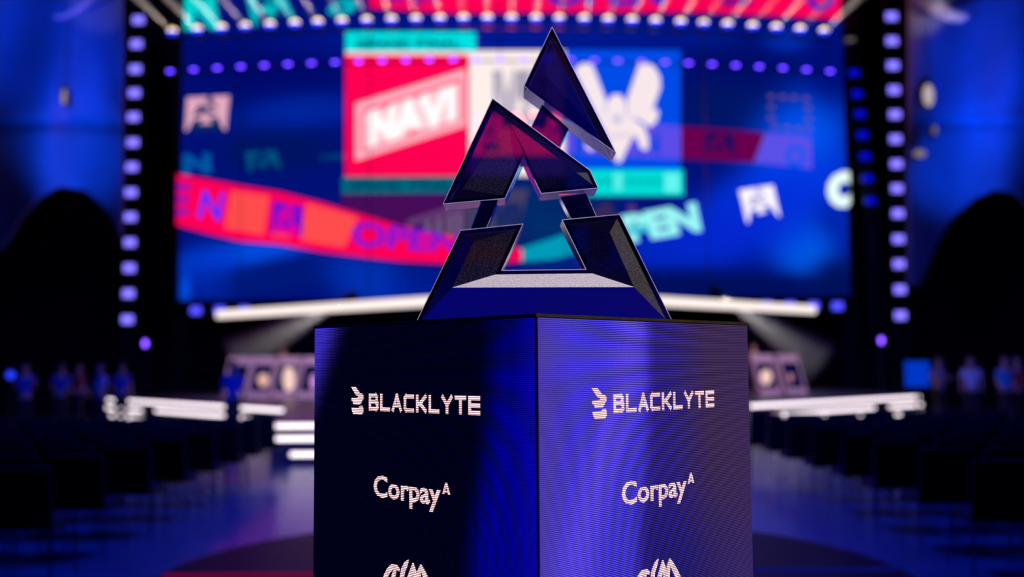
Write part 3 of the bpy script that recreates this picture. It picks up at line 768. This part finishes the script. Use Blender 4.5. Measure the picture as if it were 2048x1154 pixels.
# ------------------------------------------------------------------ stage with lit risers
SZ = .70
A0, A1 = PZ(210, 796, SZ), PZ(572, 817, SZ)
B0, B1 = PZ(1842, 790, SZ), PZ(1498, 808, SZ)
T0, T1 = PZ(576, 846, SZ), PZ(1545, 832, SZ)
stage = empty('stage', (0, 30, 0)); tag(stage, 'wide angled stage with glowing white step edges below the video wall', 'stage')
outl = [(A0.x, 38.8), (A0.x, A0.y), (A1.x, A1.y), (T0.x - .3, T0.y), (3.9, T0.y), (B1.x, B1.y), (B0.x, B0.y), (B0.x, 38.8)]
b = MB(); b.prism([(x, y, SZ) for x, y in outl][::-1], (0, 0, -SZ + .002)); o = b.build('deck', STAGE, stage); localize(o, stage)
STRIP = emat((238, 222, 232), 2.7)
def riser(p, q, z, name='riser_light_strip', hh=.035, m=None, off=.03):
    p = Vector((p[0], p[1], z)); q = Vector((q[0], q[1], z)); d = (q - p).normalized(); n = Vector((d.y, -d.x, 0))
    if n.y > 0: n = -n
    b = MB(); v = []
    for c in (p, q): v += [c + n * off + Vector((0, 0, -hh)), c + n * off + Vector((0, 0, hh)), c + n * (off - .028) + Vector((0, 0, hh)), c + n * (off - .028) + Vector((0, 0, -hh))]
    b.add(v, [(0, 4, 5, 1), (1, 5, 6, 2), (2, 6, 7, 3), (3, 7, 4, 0), (0, 1, 2, 3), (4, 7, 6, 5)])
    o = b.build(name, m or STRIP, stage); localize(o, stage); return o
def lerp(a, c, t): return (a[0] + (c[0] - a[0]) * t, a[1] + (c[1] - a[1]) * t)
def seg(a, c, x0, x1, z, **kw):
    """piece of the stage edge a-c between photo columns x0 and x1"""
    def tt(x):
        lo, hi = 0., 1.
        for _ in range(30):
            m = (lo + hi) / 2; pp = lerp(a, c, m); u = proj((pp[0], pp[1], z))[0]
            if (u < x) == (proj((a[0], a[1], z))[0] < proj((c[0], c[1], z))[0]): lo = m
            else: hi = m
        return lo
    riser(lerp(a, c, tt(x0)), lerp(a, c, tt(x1)), z, **kw)
a0, a1, b0, b1 = (A0.x, A0.y), (A1.x, A1.y), (B0.x, B0.y), (B1.x, B1.y)
seg(a0, a1, 216, 458, SZ - .05); seg(a0, a1, 470, 568, SZ - .05)
seg(a0, a1, 214, 284, SZ - .30); seg(a0, a1, 312, 456, SZ - .27); seg(a0, a1, 474, 500, SZ - .27)
seg(a0, a1, 222, 286, SZ - .52); seg(a0, a1, 342, 368, SZ - .46); seg(a0, a1, 500, 528, SZ - .38)
seg(b1, b0, 1500, 1838, SZ - .05)
seg(b1, b0, 1545, 1748, SZ - .27); seg(b1, b0, 1778, 1862, SZ - .27)
seg(b1, b0, 1552, 1574, SZ - .36); seg(b1, b0, 1648, 1656, SZ - .40); seg(b1, b0, 1712, 1735, SZ - .46); seg(b1, b0, 1784, 1850, SZ - .50)
riser((T0.x - .28, T0.y), (3.6, T0.y), SZ - .05); riser((T0.x - .22, T0.y), (3.6, T0.y), SZ - .26); riser((T0.x + .05, T0.y), (1, T0.y), SZ - .52)

# players' desks on the stage: slanted frames with dark screens and glowing badges
DESKF = mat('dusty_pink_desk_frame', (.62, .40, .42), .5, 0, .1, 8)
DESKN = emat((10, 12, 70), .7)
def desk(tl, tr_, br, bl_, label, blob, lit, depth=30.5):
    mid = P((tl[0] + br[0]) / 2, max(bl_[1], br[1]), depth); r = empty('player_desk', (mid.x, mid.y, SZ)); tag(r, label, 'desk', 'slanted desks on the stage')
    q = [bl_, br, tr_, tl]; g = quadmap(q)
    def w_(u, v, dd=0): return P(*g(u, v), depth) + Vector((0, dd, 0))
    def slab(u0, v0, u1, v1, d0, d1, name, m):
        b = MB(); b.prism([w_(u0, v0, d0), w_(u1, v0, d0), w_(u1, v1, d0), w_(u0, v1, d0)], (0, d1 - d0, 0)); o = b.build(name, m, r); localize(o, r); return o
    b = MB()
    for u0, v0, u1, v1 in ((0, 0, .10, 1), (.90, 0, 1, 1), (.10, .80, .90, 1), (.10, 0, .90, .17)):
        b.prism([w_(u0, v0), w_(u1, v0), w_(u1, v1), w_(u0, v1)], (0, .5, 0))
    o = b.build('frame', DESKF, r); localize(o, r)
    sc_ = slab(.10, .17, .90, .80, .01, .10, 'display', DESKN)
    if blob:
        cx, cy, rx, ry = blob; pv = [P(cx + rx * math.cos(2 * PI * i / 20), cy + ry * math.sin(2 * PI * i / 20), depth) + Vector((0, -.02, 0)) for i in range(20)]
        b = MB(); b.prism(pv[::-1], (0, .02, 0)); o = b.build('glowing_badge', emat(lit, 1.0), r); localize(o, r)
    return r
DKS = [((459, 713), (507, 713), (489, 796), (441, 796), None, (0, 0, 0), 'leftmost slanted pink desk, partly behind the standing person in blue'),
       ((509, 713), (554, 713), (536, 797), (491, 797), (527, 760, 11, 13), (235, 178, 170), 'slanted pink desk with a small glowing double badge, second from the left'),
       ((559, 713), (604, 713), (586, 797), (541, 797), (578, 758, 12, 25), (252, 212, 200), 'slanted pink desk with a tall bright oval badge left of the pedestal'),
       ((609, 713), (654, 713), (636, 797), (591, 797), (628, 764, 8, 16), (200, 140, 215), 'slanted desk in violet light touching the pedestal\'s left edge'),
       ((1502, 709), (1545, 709), (1566, 791), (1523, 791), (1532, 754, 11, 15), (252, 208, 200), 'slanted pink desk with a bright badge right beside the pedestal'),
       ((1553, 709), (1594, 709), (1616, 789), (1575, 789), (1581, 755, 5, 8), (190, 130, 150), 'rightmost slanted pink desk with a small dim badge')]
for tl, tr_, br, bl_, blob, lit, label in DKS: desk(tl, tr_, br, bl_, label, blob, lit)
light('SPOT', 'stage_spotlight', (-4, 25, 6.5), (-6.5, 30.5, 1), (1, .78, .82), 1700, .2, 45, .6)
light('SPOT', 'stage_spotlight', (5, 25, 6.5), (7.5, 30.5, 1), (1, .78, .82), 1700, .2, 45, .6)
# two broad grey beams slanting down behind the pedestal
for (p, q, nm) in ((P(690, 600, 38), P(470, 722, 38), 'left'), (P(1440, 590, 38), P(1640, 730, 38), 'right')):
    r = empty('profile_spotlight', p); tag(r, 'profile lamp throwing a soft grey beam down on the %s of the stage' % nm, 'spotlight')
    d = (q - p); L = d.length; d.normalize()
    b = MB(); b.bar(-d * .5, Vector(), .14, 12, .2); b.build('head', BLACK, r)
    b = MB(); b.bar(Vector((0, 0, .1)) - d * .3, Vector((0, 0, 0)) - d * .3 + Vector((0, 1.3, .1)), .03, 6); b.build('hanger', BLACK, r)
    b = MB(); b.bar(d * .05, d * L, .18, 20, .95); b.build('light_beam', HAZE, r)
    l = bpy.data.lights.new('beam_source', 'SPOT'); l.energy = 1400; l.color = (1, .92, .9); l.shadow_soft_size = .03; l.spot_size = 2 * math.atan(.9 / L); l.spot_blend = 1.0
    lo = bpy.data.objects.new('beam_source', l); C.objects.link(lo); lo.parent = r; lo.location = d * .06; lo.rotation_euler = d.to_track_quat('-Z', 'Y').to_euler()

# ------------------------------------------------------------------ hanging drapes lit blue, with dark arches under them
DRAPE = mat('grey_fabric', (.55, .55, .6), .8, 0, .15, 1.5)
def drape(name, xs, top, botf, d, label, fold=.35, seam=None, ph=0):
    nx, nz = 48, 40; vs, fs = [], []
    for j in range(nz + 1):
        for i in range(nx + 1):
            x = xs[0] + (xs[1] - xs[0]) * i / nx; yb = botf(x); y = top + (yb - top) * j / nz
            dd = d + fold * math.sin(x * .035 + ph + y * .004) + fold * .7 * math.sin(x * .013 - y * .011 + ph * 2) + .25 * math.sin(y * .02 + x * .01)
            if seam: dd += .9 * math.exp(-((y - seam) / 9) ** 2)
            vs.append(P(x, y, dd))
    for j in range(nz):
        for i in range(nx):
            a = j * (nx + 1) + i; fs.append((a, a + nx + 1, a + nx + 2, a + 1))
    o = mesh_obj(name, vs, fs, DRAPE, None, True); tag(o, label, 'drape')
    m = o.modifiers.new('thick', 'SOLIDIFY'); m.thickness = .03
    return o
def archL(x):   # lower edge of the left drape
    pts = [(-80, 500), (0, 500), (25, 470), (40, 440), (62, 415), (80, 395), (120, 372), (170, 380), (215, 420), (240, 470), (260, 500)]
    for (a, b_), (c, e) in zip(pts, pts[1:]):
        if x <= c: return b_ + (e - b_) * (x - a) / (c - a)
    return 500
def archR(x):
    pts = [(1790, 560), (1840, 575), (1870, 500), (1900, 440), (1950, 395), (1990, 378), (2030, 385), (2060, 420), (2130, 500)]
    for (a, b_), (c, e) in zip(pts, pts[1:]):
        if x <= c: return b_ + (e - b_) * (x - a) / (c - a)
    return 500
drape('stage_drape', (-80, 245), -60, archL, 35, 'blue-lit hanging drape at the left, arched over a dark opening', .35, 245, .4)
drape('stage_drape', (1815, 2130), -60, archR, 35, 'blue-lit hanging drape at the right, arched over a dark opening', .35, 242, 2.2)
# pale streaks modelled in place of light highlights near the top corners
WHITE = mat('pale_highlight', (.85, .8, .85), .7)  # pale colour standing in for a curved light highlight
for pts, label in (([(100, 33), (125, 34), (150, 22), (172, 6), (185, -14)], 'thin pale streak standing for a light highlight near the top left corner'),
                   ([(1950, 30), (1915, 36), (1885, 26), (1860, 4), (1845, -20)], 'broad pale streak standing for a light highlight near the top right corner')):
    b = MB(); wd = .10 if pts[0][0] < 1000 else .3
    W = [P(x, y, 33) for x, y in pts]
    for i in range(4): b.bar(W[i], W[i + 1], wd * (.35 + .22 * i), 10, wd * (.35 + .22 * (i + 1)))
    o = b.build('highlight_streak', WHITE, None, True); tag(o, label, 'painted highlight')
    light('SPOT', 'streak_fill', W[2] + Vector((0, -4, -2)), W[2], (.8, .68, .95), 330 if wd > .2 else 90, .1, 22, .8)  # added lamp that brightens the painted streak
# lamps on the right hand rigging
for x, y, rx, rz, k, lb in ((1853, 193, .17, .36, .6, 'large oval pale lamp beside the right drape'), (1836, 309, .2, .13, .25, 'dim grey oval lamp low beside the right light tower'), (1866, 262, .07, .14, .2, 'faint narrow lamp below the large oval pale lamp'), (1698, 82, .16, .06, .16, 'faint warm lamp at the top right corner of the video wall'), (132, 196, .06, .26, .45, 'thin pale lamp glowing on the left drape')):
    r = empty('follow_spotlight', P(x, y, 33)); tag(r, lb, 'spotlight')
    pv = [Vector((rx * math.cos(2 * PI * i / 20), -.16, rz * math.sin(2 * PI * i / 20))) for i in range(20)]
    b = MB(); b.prism(pv[::-1], (0, .03, 0)); b.build('lens', emat((235, 215, 215), k), r)
    b = MB(); b.prism([v * 1.1 + Vector((0, .03, 0)) for v in pv][::-1], (0, .4, 0)); b.build('head', BLACK, r)
    b = MB(); b.bar((0, .1, rz), (0, .1, 19.97 - r.location.z), .012, 6); b.build('hanger', BLACK, r)

# ------------------------------------------------------------------ people
SKIN = mat('skin', (.55, .30, .22), .55, 0, .1, 30)
HAIR = mat('dark_hair', (.02, .013, .01), .7)
def skin_tree(name, verts, edges, radii, m, parent, root=0, sub=2):
    me = bpy.data.meshes.new(name); me.from_pydata(verts, edges, []); o = bpy.data.objects.new(name, me); C.objects.link(o)
    md = o.modifiers.new('skin', 'SKIN'); md.use_smooth_shade = True
    sv = me.skin_vertices[0].data if me.skin_vertices else None
    for i, r in enumerate(radii):
        sv[i].radius = (r, r) if not isinstance(r, tuple) else r
        sv[i].use_root = (i == root)
    s = o.modifiers.new('sub', 'SUBSURF'); s.levels = sub; s.render_levels = sub
    dg = bpy.context.evaluated_depsgraph_get(); dg.update()
    nm = bpy.data.meshes.new_from_object(o.evaluated_get(dg)); nm.materials.clear(); nm.materials.append(m)
    bpy.data.objects.remove(o)
    r = bpy.data.objects.new(name, nm); C.objects.link(r); r.parent = parent
    return r
def ensure_skin():
    me = bpy.data.meshes.new('x'); me.from_pydata([(0, 0, 0), (0, 0, 1)], [(0, 1)], []); o = bpy.data.objects.new('x', me); C.objects.link(o)
    o.modifiers.new('s', 'SKIN'); ok = len(me.skin_vertices) > 0; bpy.data.objects.remove(o); return ok
_sk = ensure_skin()
def person(loc, rz, shirt, trousers, label, lift=0.0, stride=0.0):
    r = empty('person', loc, rz); tag(r, label, 'person')
    H = []  # body skeleton (faces -Y)
    V = [(0, 0, .95), (0, .01, 1.12), (0, .01, 1.30), (0, .01, 1.42), (0, 0, 1.49), (0, -.01, 1.56), (0, -.015, 1.64), (0, -.005, 1.72)]
    Rr = [(.15, .11), (.135, .10), (.16, .11), (.12, .085), .05, .058, .088, .07]
    E = [(i, i + 1) for i in range(7)]
    def add(p, v, rad): V.append(v); Rr.append(rad); E.append((p, len(V) - 1)); return len(V) - 1
    for s in (-1, 1):
        k = add(3, (s * .17, .01, 1.40), .062); 
        e_ = (s * .235, .02, 1.13); h_ = (s * .24, -.06 - lift * .12, .88 + lift * .35)
        k = add(k, e_, .043); k = add(k, h_, .028)
        dv = (Vector(h_) - Vector(e_)).normalized()
        pm = Vector(h_) + dv * .06; k2 = add(k, tuple(pm), .030)
        for f in range(4):
            off = Vector((0, (f - 1.5) * .019, 0)); L = (.065, .078, .072, .055)[f]
            a = add(k2, tuple(pm + off + dv * .03), .0095); bq = add(a, tuple(pm + off + dv * (.03 + L * .5) + Vector((-s * .008, 0, 0))), .009); add(bq, tuple(pm + off + dv * (.03 + L) + Vector((-s * .022, 0, 0))), .008)
        t1 = add(k, tuple(Vector(h_) + dv * .03 + Vector((0, -.032, 0))), .011); add(t1, tuple(Vector(h_) + dv * .065 + Vector((-s * .006, -.05, 0))), .009)
        st = stride * s
        k = add(0, (s * .09, 0, .88), .095); k = add(k, (s * .10, -.01 + st * .12, .50), .062); k = add(k, (s * .105, .02 + st * .22, .10), .040)
        k = add(k, (s * .108, .0 + st * .22, .045), .042); add(k, (s * .115, -.14 + st * .22, .035), .036)
    skin_tree('body', V, E, Rr, SKIN, r)
    # face features
    b = MB()
    b.add([(-.012, -.098, 1.625), (.012, -.098, 1.625), (0, -.122, 1.628), (0, -.10, 1.665)], [(0, 1, 2), (1, 3, 2), (3, 0, 2), (0, 3, 1)]); b.build('nose', SKIN, r)
    b = MB()
    for s in (-1, 1): b.bar((s * .03, -.090, 1.665), (s * .03, -.102, 1.665), .009, 8)
    b.build('eyes', mat('eye', (.03, .02, .02), .2), r)
    for s in (-1, 1):
        b = MB(); b.bar((s * .082, 0, 1.625), (s * .088, .01, 1.672), .014, 8, .018); b.build('ear', SKIN, r)
    b = MB(); b.box((-.022, -.098, 1.596), (.022, -.088, 1.604)); b.build('mouth', mat('lips', (.35, .12, .1), .5), r)
    # clothes as slightly larger shells
    SV = [(0, 0, .90), (0, .01, 1.12), (0, .01, 1.30), (0, .01, 1.43)]; SR = [(.165, .125), (.155, .118), (.175, .125), (.125, .095)]; SE = [(0, 1), (1, 2), (2, 3)]
    for s in (-1, 1):
        SV.append((s * .175, .01, 1.40)); SR.append(.072); SE.append((3, len(SV) - 1)); SV.append((s * .222, .018, 1.19)); SR.append(.058); SE.append((len(SV) - 2, len(SV) - 1))
    skin_tree('shirt', SV, SE, SR, shirt, r)
    TV = [(0, 0, .96)]; TR = [(.158, .12)]; TE = []
    for s in (-1, 1):
        st = stride * s; par = 0
        for v, q in (((s * .09, 0, .86), .105), ((s * .10, -.01 + st * .12, .50), .075), ((s * .105, .02 + st * .22, .12), .060)):
            TV.append(v); TR.append(q); TE.append((par, len(TV) - 1)); par = len(TV) - 1
    skin_tree('trousers', TV, TE, TR, trousers, r)
    for s in (-1, 1):
        st = stride * s
        b = MB(); b.box((s * .112 - .045, -.19 + st * .22, 0), (s * .112 + .045, .075 + st * .22, .085)); bevel(b.build('shoe', BLACK, r), .03, 3)
    bm = bmesh.new(); bmesh.ops.create_uvsphere(bm, u_segments=18, v_segments=12, radius=.1)
    bmesh.ops.delete(bm, geom=[v for v in bm.verts if v.co.z < -.02 and v.co.y < .02 or v.co.z < -.06], context='VERTS')
    me = bpy.data.meshes.new('hair'); bm.to_mesh(me); bm.free(); me.materials.append(HAIR)
    for p in me.polygons: p.use_smooth = True
    o = bpy.data.objects.new('hair', me); C.objects.link(o); o.parent = r; o.location = (0, .012, 1.70); o.scale = (.92, 1.05, 1.0)
    return r
def cl(c, n): return mat(n, c, .8, 0, .1, 40)
CB = cl((.03, .08, .4), 'blue_cotton'); CK = cl((.015, .015, .02), 'black_cotton'); CR = cl((.6, .04, .05), 'red_cotton'); CG = cl((.35, .33, .4), 'grey_cotton'); CT = cl((.02, .35, .5), 'teal_cotton'); CW = cl((.6, .6, .65), 'pale_cotton')
def standing(x, y, d, rz, shirt, label, lift=0, stride=0, z=0.0, floor=True):
    p = P(x, y, d); person((p.x, p.y, z), rz, shirt, CK, label, lift, stride)
standing(466, 760, 24.0, PI, CB, 'person in a blue shirt standing in front of the left desks', .2, .3, z=.0)
standing(50, 780, 27, .4, CB, 'person in a blue top near the left edge of the picture', 1)
standing(122, 770, 28, PI, CB, 'person in a blue top between the two leftmost people and the red-shirted one', .4)
standing(157, 760, 29, 2.6, CR, 'person in a red shirt among the crowd on the left', .2)
standing(200, 775, 25.5, -.8, CW, 'person in a pale top just left of the stage\'s left tip', .7)
standing(243, 770, 28, PI, CB, 'person in a dark blue top behind the stage\'s left tip', .1)
standing(1878, 745, 28, .5, CG, 'person in a grey top beside the blue glowing monitor', .9)
standing(1942, 745, 27, -.4, CW, 'person in a pale top right of the blue glowing monitor', .2)
standing(2010, 745, 26, .3, CT, 'person in a teal top at the right edge of the picture', .3)
standing(2034, 745, 27, .3, CR, 'person in a red shirt at the far right edge', .3)
light('SPOT', 'crowd_light', (-11, 22, 5), (-13.5, 28, 1.2), (.3, .35, 1), 60, .2, 50, .8)
light('SPOT', 'crowd_light', (9.5, 22, 5), (12.5, 28, 1.2), (.35, .35, 1), 220, .2, 50, .8)
# players seated behind the desks: head and shoulders show above the frames
for x, y, label in ((1508, 690, 'person standing behind the desk right beside the pedestal'), (566, 695, 'person in violet light behind the bright oval badge desk')):
    p = P(x, y, 32.0); person((p.x, p.y, SZ), 0, CK, CK, label, .8); bpy.data.objects[C.objects[-1].name].parent.scale = (.86,) * 3
# blue monitor on the right
r = empty('monitor', P(1834, 748, 27)); tag(r, 'blue glowing monitor on a stand at the right behind the chairs', 'monitor')
b = MB(); b.box((-.34, 0, -.36), (.34, .05, .36)); bevel(b.build('housing', BLACK, r), .01)
b = MB(); b.box((-.31, -.01, -.33), (.31, 0, .33)); b.build('display', emat((0, 62, 225), .75), r)
b = MB(); b.bar((0, .03, -.36), (0, .03, -r.location.z + .03), .03); b.box((-.25, -.15, -r.location.z), (.25, .2, -r.location.z + .03)); b.build('stand', BLACK, r)
# little indicator lamps
for x, y, d, c, lb in ((22, 750, 26, (40, 60, 255), 'small blue lamp at the far left edge'), (524, 930, 16, (190, 150, 150), None), ):
    if lb is None: continue
    r = empty('indicator_lamp', P(x, y, d)); tag(r, lb, 'lamp')
    b = MB(); b.bar((0, 0, 0), (0, -.03, 0), .10, 12); b.build('lens', emat(c, 1.4), r)
    b = MB(); b.bar((0, .01, -.06), (0, .01, -r.location.z), .02); b.build('stand', BLACK, r)

# ------------------------------------------------------------------ chairs
def make_chair():
    r = empty('chair')
    b = MB(); b.box((-.245, -.22, .40), (.245, .22, .48)); bevel(b.build('seat', CLOTH, r), .025, 2)
    b = MB(); rot = Matrix.Rotation(math.radians(8), 3, 'X'); b.box((-.245, -.275, .455), (.245, -.235, .90), rot=rot); bevel(b.build('backrest', CLOTH, r), .018, 2)
    for s in (-1, 1):
        b = MB(); b.bar((s * .235, -.20, .44), (s * .235, -.285, .88), .011, 8); b.build('back_post', CHROME, r)
    b = MB()
    for p, q in (((-.235, -.21, .43), (.235, -.21, .43)), ((-.235, .2, .43), (.235, .2, .43)), ((-.235, -.21, .43), (-.235, .2, .43)), ((.235, -.21, .43), (.235, .2, .43))): b.bar(p, q, .010, 8)
    b.build('seat_frame', CHROME, r)
    for sx in (-1, 1):
        for sy in (-1, 1):
            b = MB(); b.bar((sx * .235, sy * .20, .44), (sx * .245, sy * .25, .003), .011, 8); b.build('leg', CHROME, r)
    return r
ch, uc = make_chair(), [False]
nch = 0
for sd, name in ((-1, 'left'), (1, 'right')):
    row = 0; y = 8.3
    while y < 15.9:
        row += 1
        edge = 3.5 if y < 17 else 3.5 + (y - 17) * 1.1
        lim = .5 * y + .6
        k = 0; x = edge + .27
        while x < lim:
            # keep clear of the stage
            k += 1
            o = place(ch, uc, (sd * x + random.uniform(-.015, .015), y + random.uniform(-.02, .02), 0), random.uniform(-.04, .04)); nch += 1
            tag(o, 'black padded chair, %s block, %s row from the camera, %s seat from the aisle' % (name, ORD[row], ORD[k]), 'chair', 'chairs in the %s seating block' % name)
            x += .56
        y += 1.08
print('chairs', nch)
